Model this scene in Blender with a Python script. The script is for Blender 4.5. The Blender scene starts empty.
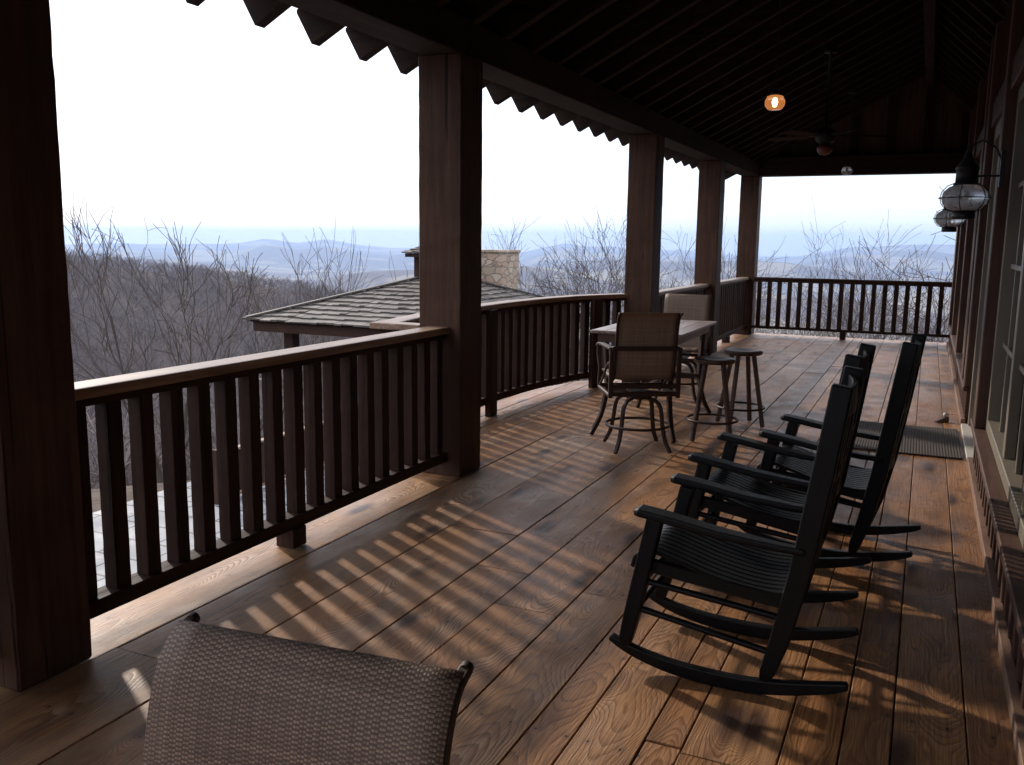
import bpy, bmesh, math, random
import numpy as np
from mathutils import Vector, Matrix
random.seed(7); np.random.seed(7)
scene = bpy.context.scene
COL = scene.collection
R = math.radians
SUN_AZ_VEC = Vector((-0.87, 0.485, 0)).normalized()      # towards the sun
SUN_EL = R(26)

# ------------------------------------------------------------------ helpers
class MB:
    """collects shapes and links them as one mesh object"""
    def __init__(s): s.v=[]; s.f=[]; s.sm=[]; s.attr=[]
    def add(s, vs, fs, smooth=False, M=None, at=None):
        o=len(s.v)
        if M is not None: vs=[tuple(M@Vector(v)) for v in vs]
        s.v+= [tuple(v) for v in vs]
        for f in fs: s.f.append(tuple(i+o for i in f)); s.sm.append(smooth); s.attr.append(at)
        return s
    def box(s,x0,x1,y0,y1,z0,z1,M=None,at=None):
        v=[(x,y,z) for z in (z0,z1) for y in (y0,y1) for x in (x0,x1)]
        return s.add(v,[(0,2,3,1),(4,5,7,6),(0,1,5,4),(2,6,7,3),(0,4,6,2),(1,3,7,5)],M=M,at=at)
    def bar(s,p,q,w,h,up=(0,0,1),ext=0.0):
        p=Vector(p);q=Vector(q);d=(q-p).normalized();p=p-d*ext;q=q+d*ext
        u=Vector(up); x=d.cross(u).normalized(); z=x.cross(d).normalized()
        v=[]
        for c in (p,q):
            for a,b in ((-1,-1),(1,-1),(1,1),(-1,1)): v.append(c+x*a*w/2+z*b*h/2)
        return s.add(v,[(0,1,2,3),(4,7,6,5),(0,4,5,1),(1,5,6,2),(2,6,7,3),(3,7,4,0)])
    def sweep(s,pts,ws,hs,up=(0,0,1),smooth=False,closed=False):
        """rectangular section swept along a path"""
        pts=[Vector(p) for p in pts]; n=len(pts); v=[]
        for i,p in enumerate(pts):
            a=pts[i-1] if (i>0 or closed) else pts[i]; b=pts[(i+1)%n] if (i<n-1 or closed) else pts[i]
            d=(b-a).normalized(); x=d.cross(Vector(up)).normalized(); z=x.cross(d).normalized()
            w=ws[i] if hasattr(ws,'__len__') else ws; h=hs[i] if hasattr(hs,'__len__') else hs
            for aa,bb in ((-1,-1),(1,-1),(1,1),(-1,1)): v.append(p+x*aa*w/2+z*bb*h/2)
        f=[]
        for i in range(n if closed else n-1):
            j=(i+1)%n
            for k in range(4): f.append((i*4+k,i*4+(k+1)%4,j*4+(k+1)%4,j*4+k))
        if not closed: f.append((3,2,1,0)); f.append(tuple((n-1)*4+k for k in range(4)))
        return s.add(v,f,smooth)
    def tube(s,pts,r,n=8,closed=False,cap=True):
        pts=[Vector(p) for p in pts]; m=len(pts); v=[]; ref=None
        for i,p in enumerate(pts):
            a=pts[i-1] if (i>0 or closed) else pts[i]; b=pts[(i+1)%m] if (i<m-1 or closed) else pts[i]
            d=(b-a).normalized()
            if ref is None: ref=Vector((0,0,1)) if abs(d.z)<.9 else Vector((1,0,0))
            x=d.cross(ref).normalized(); z=x.cross(d).normalized(); ref=z if abs(d.dot(z))<.99 else ref
            rr=r[i] if hasattr(r,'__len__') else r
            for k in range(n):
                t=2*math.pi*k/n; v.append(p+(x*math.cos(t)+z*math.sin(t))*rr)
        f=[]
        for i in range(m if closed else m-1):
            j=(i+1)%m
            for k in range(n): f.append((i*n+k,i*n+(k+1)%n,j*n+(k+1)%n,j*n+k))
        s.add(v,f,True)
        if cap and not closed:
            s.add(v[:n],[tuple(reversed(range(n)))]); s.add(v[-n:],[tuple(range(n))])
        return s
    def lathe(s,prof,c=(0,0,0),n=24,smooth=True):
        v=[];f=[];m=len(prof)
        for r,z in prof:
            for k in range(n):
                t=2*math.pi*k/n; v.append((c[0]+r*math.cos(t),c[1]+r*math.sin(t),c[2]+z))
        for i in range(m-1):
            for k in range(n): f.append((i*n+k,i*n+(k+1)%n,(i+1)*n+(k+1)%n,(i+1)*n+k))
        if prof[0][0]>1e-4: f.append(tuple(reversed(range(n))))
        if prof[-1][0]>1e-4: f.append(tuple((m-1)*n+k for k in range(n)))
        return s.add(v,f,smooth)
    def prism(s,poly,z0,z1,M=None,at=None):
        n=len(poly); v=[(x,y,z0) for x,y in poly]+[(x,y,z1) for x,y in poly]
        f=[tuple(reversed(range(n))),tuple(range(n,2*n))]+[(i,(i+1)%n,n+(i+1)%n,n+i) for i in range(n)]
        return s.add(v,f,M=M,at=at)
    def build(s,name,mat,parent=None,world=False,bevel=0,seg=1,fix=True):
        me=bpy.data.meshes.new(name)
        v=s.v
        if parent is not None and world:
            p=parent.location; v=[(a-p.x,b-p.y,c-p.z) for a,b,c in v]
        me.from_pydata(v,[],s.f); me.update()
        me.polygons.foreach_set('use_smooth',s.sm)
        if any(a is not None for a in s.attr):
            at=me.attributes.new('rnd','FLOAT_COLOR','CORNER')
            data=[]
            for poly,a in zip(me.polygons,s.attr):
                a=a or (0,0,0)
                data+= [a[0],a[1],a[2],1.0]*poly.loop_total
            at.data.foreach_set('color',data)
        if fix:
            bm=bmesh.new(); bm.from_mesh(me); bmesh.ops.recalc_face_normals(bm,faces=bm.faces); bm.to_mesh(me); bm.free()
        me.materials.append(mat)
        o=bpy.data.objects.new(name,me); COL.objects.link(o)
        if parent is not None: o.parent=parent
        if bevel:
            b=o.modifiers.new('bevel','BEVEL'); b.width=bevel; b.segments=seg; b.limit_method='ANGLE'; b.angle_limit=R(40)
        return o

def tag(o,label=None,cat=None,group=None,kind=None):
    if label: o['label']=label
    if cat: o['category']=cat
    if group: o['group']=group
    if kind: o['kind']=kind
    return o
def thing(name,label,cat,loc=(0,0,0),rz=0,group=None):
    o=bpy.data.objects.new(name,None); o.empty_display_size=.1; COL.objects.link(o)
    o.location=loc; o.rotation_euler=(0,0,rz); return tag(o,label,cat,group)
def dup(root,loc,rz,label):
    def cp(o,par):
        c=o.copy(); COL.objects.link(c); c.parent=par
        for ch in [k for k in KIDS.get(o.name,[])]: cp(ch,c)
        return c
    KIDS={}
    for o in COL.objects:
        if o.parent: KIDS.setdefault(o.parent.name,[]).append(o)
    r=cp(root,None); r.location=loc; r.rotation_euler=(0,0,rz); r['label']=label
    return r

# ------------------------------------------------------------------ materials
def newmat(name):
    m=bpy.data.materials.new(name); m.use_nodes=True; nt=m.node_tree
    b=nt.nodes['Principled BSDF']; return m,nt,b
class N:
    def __init__(s,nt): s.nt=nt
    def __call__(s,typ,**kw):
        n=s.nt.nodes.new(typ)
        for k,v in kw.items():
            if k.startswith('i_'):
                key=k[2:]; key=int(key) if key.isdigit() else key.replace('_',' ')
                if isinstance(v,bpy.types.NodeSocket): s.nt.links.new(v,n.inputs[key])
                else: n.inputs[key].default_value=v
            else: setattr(n,k,v)
        return n
    def math(s,op,a,b=None,c=None,clamp=False):
        n=s.nt.nodes.new('ShaderNodeMath'); n.operation=op; n.use_clamp=clamp
        for i,x in enumerate((a,b,c)):
            if x is None: continue
            if isinstance(x,bpy.types.NodeSocket): s.nt.links.new(x,n.inputs[i])
            else: n.inputs[i].default_value=x
        return n.outputs[0]
    def mix(s,f,a,b,mode='MIX'):
        n=s.nt.nodes.new('ShaderNodeMix'); n.data_type='RGBA'; n.blend_type=mode
        for i,x in ((0,f),(6,a),(7,b)):
            if isinstance(x,bpy.types.NodeSocket): s.nt.links.new(x,n.inputs[i])
            else: n.inputs[i].default_value=x if i==0 else (*x,1)
        return n.outputs[2]
    def ramp(s,x,stops):
        n=s.nt.nodes.new('ShaderNodeValToRGB'); s.nt.links.new(x,n.inputs[0])
        e=n.color_ramp.elements
        while len(e)<len(stops): e.new(.5)
        for el,(p,c) in zip(e,stops):
            el.position=p; el.color=(c,c,c,1) if not hasattr(c,'__len__') else (*c,1)
        return n.outputs[0]
    def noise(s,vec,scale,detail=3,rough=.5,dist=0):
        n=s.nt.nodes.new('ShaderNodeTexNoise'); s.nt.links.new(vec,n.inputs['Vector'])
        n.inputs['Scale'].default_value=scale; n.inputs['Detail'].default_value=detail
        n.inputs['Roughness'].default_value=rough; n.inputs['Distortion'].default_value=dist
        return n.outputs[0]
    def map(s,vec,scale=(1,1,1),loc=(0,0,0)):
        n=s.nt.nodes.new('ShaderNodeMapping'); s.nt.links.new(vec,n.inputs[0])
        n.inputs['Scale'].default_value=scale; n.inputs['Location'].default_value=loc
        return n.outputs[0]

def timber(name,c1,c2,axis='z',rough=.6,gr=1.0,spec=.35,bump=.35,wear=None):
    """rough sawn stained timber, grain along one axis"""
    m,nt,b=newmat(name); n=N(nt)
    tc=n('ShaderNodeTexCoord').outputs['Object']
    oi=n('ShaderNodeObjectInfo').outputs['Random']
    off=n('ShaderNodeVectorMath',operation='SCALE'); nt.links.new(oi,off.inputs['Scale']); off.inputs[0].default_value=(7,11,5)
    ad=n('ShaderNodeVectorMath',operation='ADD'); nt.links.new(tc,ad.inputs[0]); nt.links.new(off.outputs[0],ad.inputs[1])
    v=ad.outputs[0]
    st={'x':(1.2,22,22),'y':(22,1.2,22),'z':(22,22,1.2)}[axis]
    cr={'x':(60,4,4),'y':(4,60,4),'z':(4,4,60)}[axis]
    g1=n.noise(n.map(v,tuple(k*gr for k in st)),1.0,5,.6,.6)
    g2=n.noise(n.map(v,tuple(k*gr*4 for k in st)),1.0,3,.6)
    saw=n.noise(n.map(v,cr),1.0,2,.5)
    bl=n.noise(v,2.3,3,.6)
    f=n.math('ADD',n.math('MULTIPLY',g1,.7),n.math('MULTIPLY',g2,.3))
    col=n.mix(n.ramp(f,[(.36,0),(.62,1)]),c1,c2)
    col=n.mix(n.ramp(bl,[(.4,0),(.75,.45)]),col,tuple(k*.55 for k in c1))
    ck=n.ramp(n.noise(n.map(v,tuple(k*gr*(1.5 if k>2 else .35) for k in st)),1.0,2,.5,.2),[(.665,0),(.69,1)])
    col=n.mix(n.math('MULTIPLY',ck,.8),col,(.006,.004,.003))
    if wear: col=n.mix(n.math('MULTIPLY',n.ramp(n.noise(v,9,4,.7),[(.56,0),(.66,1)]),.6),col,wear)
    nt.links.new(col,b.inputs['Base Color'])
    b.inputs['Roughness'].default_value=rough; b.inputs['Specular IOR Level'].default_value=spec
    nt.links.new(n.ramp(g2,[(.2,rough-.12),(.8,rough+.15)]),b.inputs['Roughness'])
    bp=n('ShaderNodeBump',i_Strength=bump,i_Distance=.004)
    h=n.math('ADD',n.math('SUBTRACT',f,n.math('MULTIPLY',ck,.8)),n.math('MULTIPLY',saw,.5)); nt.links.new(h,bp.inputs['Height']); nt.links.new(bp.outputs[0],b.inputs['Normal'])
    return m

def floor_wood():
    m,nt,b=newmat('weathered deck boards'); n=N(nt)
    tc=n('ShaderNodeTexCoord').outputs['Object']
    at=n('ShaderNodeAttribute',attribute_name='rnd')
    sp=n('ShaderNodeSeparateColor'); nt.links.new(at.outputs['Color'],sp.inputs[0])
    r1,r2,r3=sp.outputs
    xyz=n('ShaderNodeSeparateXYZ'); nt.links.new(tc,xyz.inputs[0]); X,Y,Z=xyz.outputs
    # r1 = board centre X (encoded), r2, r3 random
    cx=n.math('SUBTRACT',n.math('MULTIPLY',r1,10.0),5.0)
    u=n.math('SUBTRACT',X,cx)
    Yo=n.math('ADD',Y,n.math('MULTIPLY',r2,57.0))
    cv=n('ShaderNodeCombineXYZ'); nt.links.new(u,cv.inputs[0]); nt.links.new(Yo,cv.inputs[1]); nt.links.new(n.math('MULTIPLY',r3,9.0),cv.inputs[2])
    V=cv.outputs[0]
    # knots : voronoi cells stretched along the board
    vo=n('ShaderNodeTexVoronoi',feature='F1',i_Scale=1.0,i_Randomness=1.0); nt.links.new(n.map(V,(4.2,1.25,1)),vo.inputs['Vector'])
    kd=vo.outputs['Distance']
    kb=n.math('POWER',2.718,n.math('MULTIPLY',n.math('MULTIPLY',kd,kd),-26.0))      # gaussian knot
    # growth rings cut by the board: distance to a wandering pith line below the face
    w1=n.noise(n.map(V,(1.6,.9,1)),1.0,3,.55); w2=n.noise(n.map(V,(.5,.55,1),(7,3,2)),1.0,2,.5)
    px=n.math('ADD',u,n.math('MULTIPLY',n.math('SUBTRACT',w1,.5),.34))
    pz=n.math('ADD',.035,n.math('MULTIPLY',w2,.30))
    rr=n.math('SQRT',n.math('ADD',n.math('MULTIPLY',px,px),n.math('MULTIPLY',pz,pz)))
    rr=n.math('ADD',rr,n.math('MULTIPLY',kb,-.075))
    fine=n.noise(n.map(V,(14,3,1)),1.0,4,.6)
    rr=n.math('ADD',rr,n.math('MULTIPLY',fine,.010))
    ph=n.math('MULTIPLY',rr,185.0)
    ring=n.math('FRACT',ph)
    ring=n.ramp(ring,[(0,.1),(.55,.35),(.86,1),(1,.1)])
    fib=n.noise(n.map(V,(170,3.2,1)),1.0,4,.65)
    blot=n.noise(V,2.2,4,.6); blot2=n.noise(n.map(V,(5,1.4,1),(1,9,4)),1.0,4,.65)
    base=n.mix(r2,(.42,.190,.068),(.56,.285,.110))
    base=n.mix(n.math('MULTIPLY',r3,.5),base,(.43,.235,.115)); base=n.mix(n.ramp(n.math('FRACT',n.math('MULTIPLY',n.math('ADD',r2,r3),7.3)),[(.0,0),(1,.45)]),base,(.27,.115,.048))
    col=n.mix(n.math('MULTIPLY',ring,n.math('ADD',.32,n.math('MULTIPLY',n.noise(n.map(V,(3,1,1),(2,2,2)),1.0,3,.6),.6))),base,(.105,.042,.020))
    col=n.mix(n.ramp(fib,[(.42,0),(.68,.75)]),col,(.115,.052,.028))
    col=n.mix(n.ramp(blot2,[(.47,0),(.66,.72)]),col,(.075,.034,.019))
    # bleached, driest towards the open side of the porch
    wz=n.math('ADD',n.ramp(n.math('MULTIPLY',n.math('ADD',X,3.6),.30),[(0,.22),(.35,.30),(1,0)]),n.math('MULTIPLY',n.math('SUBTRACT',blot,.5),.9))
    col=n.mix(n.math('MULTIPLY',wz,.38,clamp=True),col,(.47,.31,.185))
    wm=n.math('MULTIPLY',n.ramp(n.noise(n.map(V,(2.6,.9,1),(4,4,4)),1.0,4,.6),[(.50,0),(.62,1)]),n.ramp(n.math('MULTIPLY',n.math('ADD',X,3.6),.30),[(.05,.9),(.75,.35),(1,.1)]))
    wl=n.math('MULTIPLY',wm,n.ramp(n.math('ADD',n.math('MULTIPLY',ring,.6),n.math('MULTIPLY',fib,.4)),[(.25,1),(.5,0)]))
    col=n.mix(n.math('MULTIPLY',wl,.8),col,(.60,.47,.36))
    col=n.mix(n.ramp(kb,[(.22,0),(.8,.9)]),col,(.040,.016,.009))
    ny=n.math('SUBTRACT',n.math('FRACT',n.math('DIVIDE',n.math('ADD',Y,.21),.61)),.5); ny=n.math('MULTIPLY',ny,.61)
    nx=n.math('SUBTRACT',n.math('ABSOLUTE',u),.055)
    nd=n.math('SQRT',n.math('ADD',n.math('MULTIPLY',nx,nx),n.math('MULTIPLY',ny,ny)))
    nail=n.ramp(n.math('MULTIPLY',nd,40),[(.16,1),(.26,0)])
    stain=n.ramp(n.math('MULTIPLY',nd,12),[(.05,.35),(.35,0)])
    col=n.mix(stain,col,(.05,.03,.022)); col=n.mix(nail,col,(.025,.02,.018))
    nt.links.new(col,b.inputs['Base Color'])
    rg=n.math('ADD',.24,n.math('MULTIPLY',n.noise(V,3.5,4,.65),.46))
    rg=n.math('SUBTRACT',rg,n.math('MULTIPLY',ring,.08))
    nt.links.new(rg,b.inputs['Roughness']); b.inputs['Specular IOR Level'].default_value=.27
    h=n.math('ADD',n.math('MULTIPLY',ring,-.35),n.math('MULTIPLY',fib,.9))
    h=n.math('ADD',h,n.math('MULTIPLY',n.noise(V,4,2,.5),2.2))
    bp=n('ShaderNodeBump',i_Strength=.75,i_Distance=.0024); nt.links.new(h,bp.inputs['Height']); nt.links.new(bp.outputs[0],b.inputs['Normal'])
    return m

def simple(name,c,rough=.5,metal=0,spec=.5,var=.25,scale=30,bump=0.0):
    m,nt,b=newmat(name); n=N(nt); tc=n('ShaderNodeTexCoord').outputs['Object']
    k=n.noise(tc,scale,4,.6)
    nt.links.new(n.mix(k,tuple(x*(1-var) for x in c),tuple(x*(1+var) for x in c)),b.inputs['Base Color'])
    nt.links.new(n.ramp(n.noise(tc,scale*.6,3,.6),[(.3,max(.03,rough-.08)),(.7,min(1,rough+.1))]),b.inputs['Roughness'])
    b.inputs['Metallic'].default_value=metal; b.inputs['Specular IOR Level'].default_value=spec
    if bump:
        bp=n('ShaderNodeBump',i_Strength=bump,i_Distance=.003); nt.links.new(k,bp.inputs['Height']); nt.links.new(bp.outputs[0],b.inputs['Normal'])
    return m

def sling_fabric(name,ca,cb):
    m,nt,b=newmat(name); n=N(nt); tc=n('ShaderNodeTexCoord').outputs['UV']
    # basket weave: pairs of strands crossing, in metres of cloth
    s=n('ShaderNodeSeparateXYZ'); nt.links.new(n.map(tc,(185,290,1)),s.inputs[0]); U,V_,_=s.outputs
    wob=n.noise(tc,60,2,.5)
    U=n.math('ADD',U,n.math('MULTIPLY',wob,.5)); V_=n.math('ADD',V_,n.math('MULTIPLY',wob,.35))
    ch=n.math('MODULO',n.math('ADD',n.math('FLOOR',n.math('MULTIPLY',U,.5)),n.math('FLOOR',V_)),2.0)
    su=n.math('ABSOLUTE',n.math('SINE',n.math('MULTIPLY',U,math.pi)))
    sv=n.math('ABSOLUTE',n.math('SINE',n.math('MULTIPLY',V_,math.pi)))
    hgt=n.math('ADD',n.math('MULTIPLY',ch,su),n.math('MULTIPLY',n.math('SUBTRACT',1.0,ch),sv))
    lo=n.noise(n.map(tc,(9,9,1)),1,3,.6)
    stripe=n.noise(n.map(tc,(2,160,1)),1,2,.5); stripe2=n.noise(n.map(tc,(160,2,1)),1,2,.5)
    sf=n.math('MULTIPLY',n.math('ADD',stripe,stripe2),.5)
    c1=n.mix(n.ramp(sf,[(.40,0),(.6,1)]),tuple(x*.6 for x in ca),tuple(x*1.3 for x in ca))
    col=n.mix(n.math('MULTIPLY',n.math('SUBTRACT',1.0,ch),.85),c1,cb)
    col=n.mix(n.ramp(hgt,[(0,.85),(.5,0)]),col,tuple(x*.25 for x in cb))
    col=n.mix(n.math('MULTIPLY',lo,.25),col,ca)
    nt.links.new(col,b.inputs['Base Color']); b.inputs['Roughness'].default_value=.55; b.inputs['Specular IOR Level'].default_value=.4
    bp=n('ShaderNodeBump',i_Strength=.45,i_Distance=.0012); nt.links.new(hgt,bp.inputs['Height']); nt.links.new(bp.outputs[0],b.inputs['Normal'])
    return m

M={}
M['floor']=floor_wood()
for ax in 'xyz':
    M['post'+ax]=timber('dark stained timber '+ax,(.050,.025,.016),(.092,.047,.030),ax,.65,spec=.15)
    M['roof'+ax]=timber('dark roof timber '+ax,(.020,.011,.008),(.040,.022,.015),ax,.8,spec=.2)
    M['bal'+ax]=timber('dark baluster timber '+ax,(.026,.0125,.0085),(.056,.028,.018),ax,.65,spec=.15)
    M['wall'+ax]=timber('red brown wall boards '+ax,(.058,.026,.017),(.105,.050,.033),ax,.6)
M['cap']=timber('weathered rail cap',(.17,.092,.052),(.33,.215,.135),'y',.42,spec=.5)
M['pink']=timber('worn baseboard',(.17,.095,.062),(.26,.16,.11),'y',.6,wear=(.14,.07,.05))
M['tan']=simple('taupe window paint',(.185,.155,.115),.45,var=.12)
M['glass']=simple('dark window pane',(.012,.013,.015),.06,spec=.6,var=.1)
M['black']=timber('black painted wood',(.0025,.0025,.003),(.005,.005,.006),'z',.42,spec=.22,bump=.12)
M['iron']=simple('blackened lantern metal',(.022,.022,.026),.5,.6)
M['bronze']=simple('brown powder coated metal',(.040,.021,.015),.5,.15,spec=.35)
M['sling']=sling_fabric('woven sling cloth',(.35,.235,.170),(.085,.052,.038))
M['slingfar']=sling_fabric('pale woven sling cloth',(.30,.20,.14),(.16,.105,.075))
M['tabletop']=timber('worn table planks',(.20,.13,.10),(.33,.25,.21),'y',.35,spec=.5)
M['stool']=timber('brown stool wood',(.055,.030,.022),(.10,.055,.04),'z',.38,spec=.5)
M['mat']=None
m,nt,b=newmat('ribbed rubber mat'); n=N(nt); tc=n('ShaderNodeTexCoord').outputs['Object']
s=n('ShaderNodeSeparateXYZ'); nt.links.new(tc,s.inputs[0])
rib=n.math('ABSOLUTE',n.math('SINE',n.math('MULTIPLY',s.outputs[0],150.0)))
nt.links.new(n.mix(rib,(.020,.013,.010),(.075,.055,.045)),b.inputs['Base Color']); b.inputs['Roughness'].default_value=.8
bp=n('ShaderNodeBump',i_Strength=.8,i_Distance=.004); nt.links.new(rib,bp.inputs['Height']); nt.links.new(bp.outputs[0],b.inputs['Normal']); M['mat']=m
M['stone_sill']=simple('pale threshold paint',(.50,.47,.42),.5,var=.1)
# shakes
m,nt,b=newmat('weathered cedar shakes'); n=N(nt); tc=n('ShaderNodeTexCoord').outputs['Object']
at=n('ShaderNodeAttribute',attribute_name='rnd'); sp=n('ShaderNodeSeparateColor'); nt.links.new(at.outputs['Color'],sp.inputs[0])
col=n.mix(sp.outputs[0],(.060,.051,.044),(.155,.135,.118)); col=n.mix(n.ramp(n.noise(tc,9,4,.7),[(.35,0),(.7,.5)]),col,(.06,.05,.042))
nt.links.new(col,b.inputs['Base Color']); b.inputs['Roughness'].default_value=.7
bp=n('ShaderNodeBump',i_Strength=.5,i_Distance=.01); nt.links.new(n.noise(n.map(tc,(30,30,8)),1,3,.6),bp.inputs['Height']); nt.links.new(bp.outputs[0],b.inputs['Normal']); M['shake']=m
# rubble stone
m,nt,b=newmat('fieldstone masonry'); n=N(nt); tc=n('ShaderNodeTexCoord').outputs['Object']
v=n.map(tc,(3.4,3.4,6.0)); vd=n('ShaderNodeVectorMath',operation='ADD'); nt.links.new(v,vd.inputs[0])
nz=n('ShaderNodeTexNoise'); nt.links.new(v,nz.inputs['Vector']); nz.inputs['Scale'].default_value=.8; sc_=n('ShaderNodeVectorMath',operation='SCALE'); nt.links.new(nz.outputs['Color'],sc_.inputs[0]); sc_.inputs['Scale'].default_value=.7
nt.links.new(sc_.outputs[0],vd.inputs[1])
vo=n('ShaderNodeTexVoronoi',feature='F1',distance='CHEBYCHEV',i_Scale=1.0); nt.links.new(vd.outputs[0],vo.inputs['Vector'])
ve=n('ShaderNodeTexVoronoi',feature='DISTANCE_TO_EDGE',i_Scale=1.0); nt.links.new(vd.outputs[0],ve.inputs['Vector'])
hs=n('ShaderNodeSeparateColor'); nt.links.new(vo.outputs['Color'],hs.inputs[0])
col=n.mix(hs.outputs[0],(.30,.235,.17),(.47,.41,.33)); col=n.mix(n.math('MULTIPLY',hs.outputs[1],.5),col,(.36,.22,.14))
mort=n.ramp(ve.outputs['Distance'],[(.02,1),(.07,0)]); col=n.mix(mort,col,(.20,.18,.155))
nt.links.new(col,b.inputs['Base Color']); b.inputs['Roughness'].default_value=.85
bp=n('ShaderNodeBump',i_Strength=.8,i_Distance=.02,invert=True); nt.links.new(mort,bp.inputs['Height']); nt.links.new(bp.outputs[0],b.inputs['Normal']); M['stone']=m
# patio slabs
m,nt,b=newmat('wet slab paving'); n=N(nt); tc=n('ShaderNodeTexCoord').outputs['Object']
br=n('ShaderNodeTexBrick',offset=.5,squash=1.0,i_Scale=1.0); nt.links.new(n.map(tc,(1,1,1)),br.inputs['Vector'])
br.inputs['Brick Width'].default_value=.92; br.inputs['Row Height'].default_value=.62; br.inputs['Mortar Size'].default_value=.024; br.inputs['Mortar Smooth'].default_value=.1
br.inputs['Color1'].default_value=(.20,.21,.225,1); br.inputs['Color2'].default_value=(.26,.265,.28,1); br.inputs['Mortar'].default_value=(.035,.035,.035,1)
bl=n.noise(tc,1.1,4,.6)
col=n.mix(n.math('MULTIPLY',bl,.45),br.outputs['Color'],(.13,.13,.135)); col=n.mix(n.ramp(n.noise(tc,7,5,.7),[(.60,0),(.68,.6)]),col,(.10,.065,.04))
nt.links.new(col,b.inputs['Base Color'])
nt.links.new(n.ramp(bl,[(.35,.50),(.65,.75)]),b.inputs['Roughness']); b.inputs['Specular IOR Level'].default_value=.25; M['patio']=m
# ground / leaf litter
m,nt,b=newmat('leaf litter ground'); n=N(nt); tc=n('ShaderNodeTexCoord').outputs['Object']
a=n.noise(tc,.9,6,.7); c_=n.noise(tc,.02,5,.6)
col=n.mix(n.ramp(a,[(.35,0),(.65,1)]),(.060,.042,.033),(.135,.100,.080)); col=n.mix(n.ramp(c_,[(.4,0),(.65,.6)]),col,(.072,.060,.052))
fieldn=n.noise(tc,.0011,4,.55)
# open pasture and towns far down in the valley
sx=n('ShaderNodeSeparateXYZ'); nt.links.new(tc,sx.inputs[0])
dist=n('ShaderNodeVectorMath',operation='LENGTH'); nt.links.new(tc,dist.inputs[0])
farm=n.math('MULTIPLY',n.ramp(fieldn,[(.50,0),(.56,1)]),n.ramp(n.math('MULTIPLY',dist.outputs['Value'],1/9000),[(.30,0),(.45,1)]))
col=n.mix(n.math('MULTIPLY',farm,.8),col,(.26,.22,.15))
nt.links.new(col,b.inputs['Base Color']); b.inputs['Roughness'].default_value=.95; b.inputs['Specular IOR Level'].default_value=.1
bp=n('ShaderNodeBump',i_Strength=.7,i_Distance=.2); nt.links.new(a,bp.inputs['Height']); nt.links.new(bp.outputs[0],b.inputs['Normal']); M['ground']=m
def bark(name,c1,c2):
    m,nt,b=newmat(name); n=N(nt); tc=n('ShaderNodeTexCoord').outputs['Object']
    nt.links.new(n.mix(n.noise(n.map(tc,(3,3,.8)),2.0,5,.7),c1,c2),b.inputs['Base Color']); b.inputs['Roughness'].default_value=.9
    b.inputs['Specular IOR Level'].default_value=.15
    return m
M['bark']=bark('grey brown bark',(.050,.040,.036),(.125,.105,.095))
M['twigs']=bark('mixed winter twigs',(.085,.068,.068),(.20,.165,.16))  # distant haze and lens veil put into the twig colour, lighter and purplish
M['barkpale']=bark('pale broken bark',(.20,.17,.14),(.38,.33,.27))

# ------------------------------------------------------------------ camera (derived from the photograph)
yaw,pit,rol=0.43281963770694803,0.1566789195055247,R(-0.7)
F=Vector((-math.sin(yaw)*math.cos(pit),math.cos(yaw)*math.cos(pit),-math.sin(pit)))
Rr=Vector((math.cos(yaw),math.sin(yaw),0)); Uu=Rr.cross(F)
R2=Rr*math.cos(rol)-Uu*math.sin(rol); U2=Rr*math.sin(rol)+Uu*math.cos(rol)
cam=bpy.data.cameras.new('camera'); co=bpy.data.objects.new('camera',cam); COL.objects.link(co)
mw=Matrix.Identity(4)
for i in range(3): mw[i][0]=R2[i]; mw[i][1]=U2[i]; mw[i][2]=-F[i]
mw[2][3]=1.6; co.matrix_world=mw
cam.sensor_width=36; cam.lens=890/1024*36; cam.clip_start=.05; cam.clip_end=120000
scene.camera=co

# ------------------------------------------------------------------ porch floor
EAVE_Z=0
bay=[(-3.2,5.05),(-3.72,5.10),(-3.90,6.2),(-3.98,7.3),(-3.94,8.2),(-3.82,9.1),(-3.60,9.75),(-3.2,10.2)]
def bay_y(x):
    ys=[]
    for (x0,y0),(x1,y1) in zip(bay,bay[1:]):
        if (x0-x)*(x1-x)<=0 and x0!=x1: ys.append(y0+(y1-y0)*(x-x0)/(x1-x0))
    return min(ys),max(ys)
fl=MB()
lines=[-3.2,-2.79,-2.36,-1.94,-1.65,-1.34,-1.09,-.94,-.72,-.60,-.31,-.14,.01,.235,.50]
rf=random.Random(11)
joints={1:[-1.6,2.35,6.9,11.2],2:[-2.6,4.3,9.0,13.6],8:[-1,2.63,6.2,10.9]}
for i,(a,c) in enumerate(zip(lines,lines[1:])):
    js=joints.get(i) or []
    if not js:
        y=-4+rf.uniform(0,3)
        while y<16.5: js.append(y); y+=rf.uniform(2.4,4.4)
    ys=[-4]+[j for j in js if -3.5<j<16.2]+[16.72]
    for y0,y1 in zip(ys,ys[1:]):
        dz=rf.uniform(-.0025,.002)
        at=(((a+c)/2+5)/10,rf.random(),rf.random())
        mid=rf.uniform(.35,.65) if False else None
        ga=rf.uniform(.0015,.0035); fl.box(a+ga,c-ga,y0+.002,y1-.002,-.05+dz,dz,at=at)
bl=[-3.2,-3.42,-3.64,-3.86,-3.97]
for a,c in zip(bl,bl[1:]):
    ya0,ya1=bay_y(a-.001) if a<-3.2 else (5.05,10.2)
    yb0,yb1=bay_y(c+.001)
    at=(((a+c)/2+5)/10,rf.random(),rf.random())
    fl.prism([(a-.004,ya0),(a-.004,ya1),(c+.004,yb1),(c+.004,yb0)],-.05,0,at=at)
f=fl.build('floor',M['floor'],bevel=.003); tag(f,kind='structure')
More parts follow.
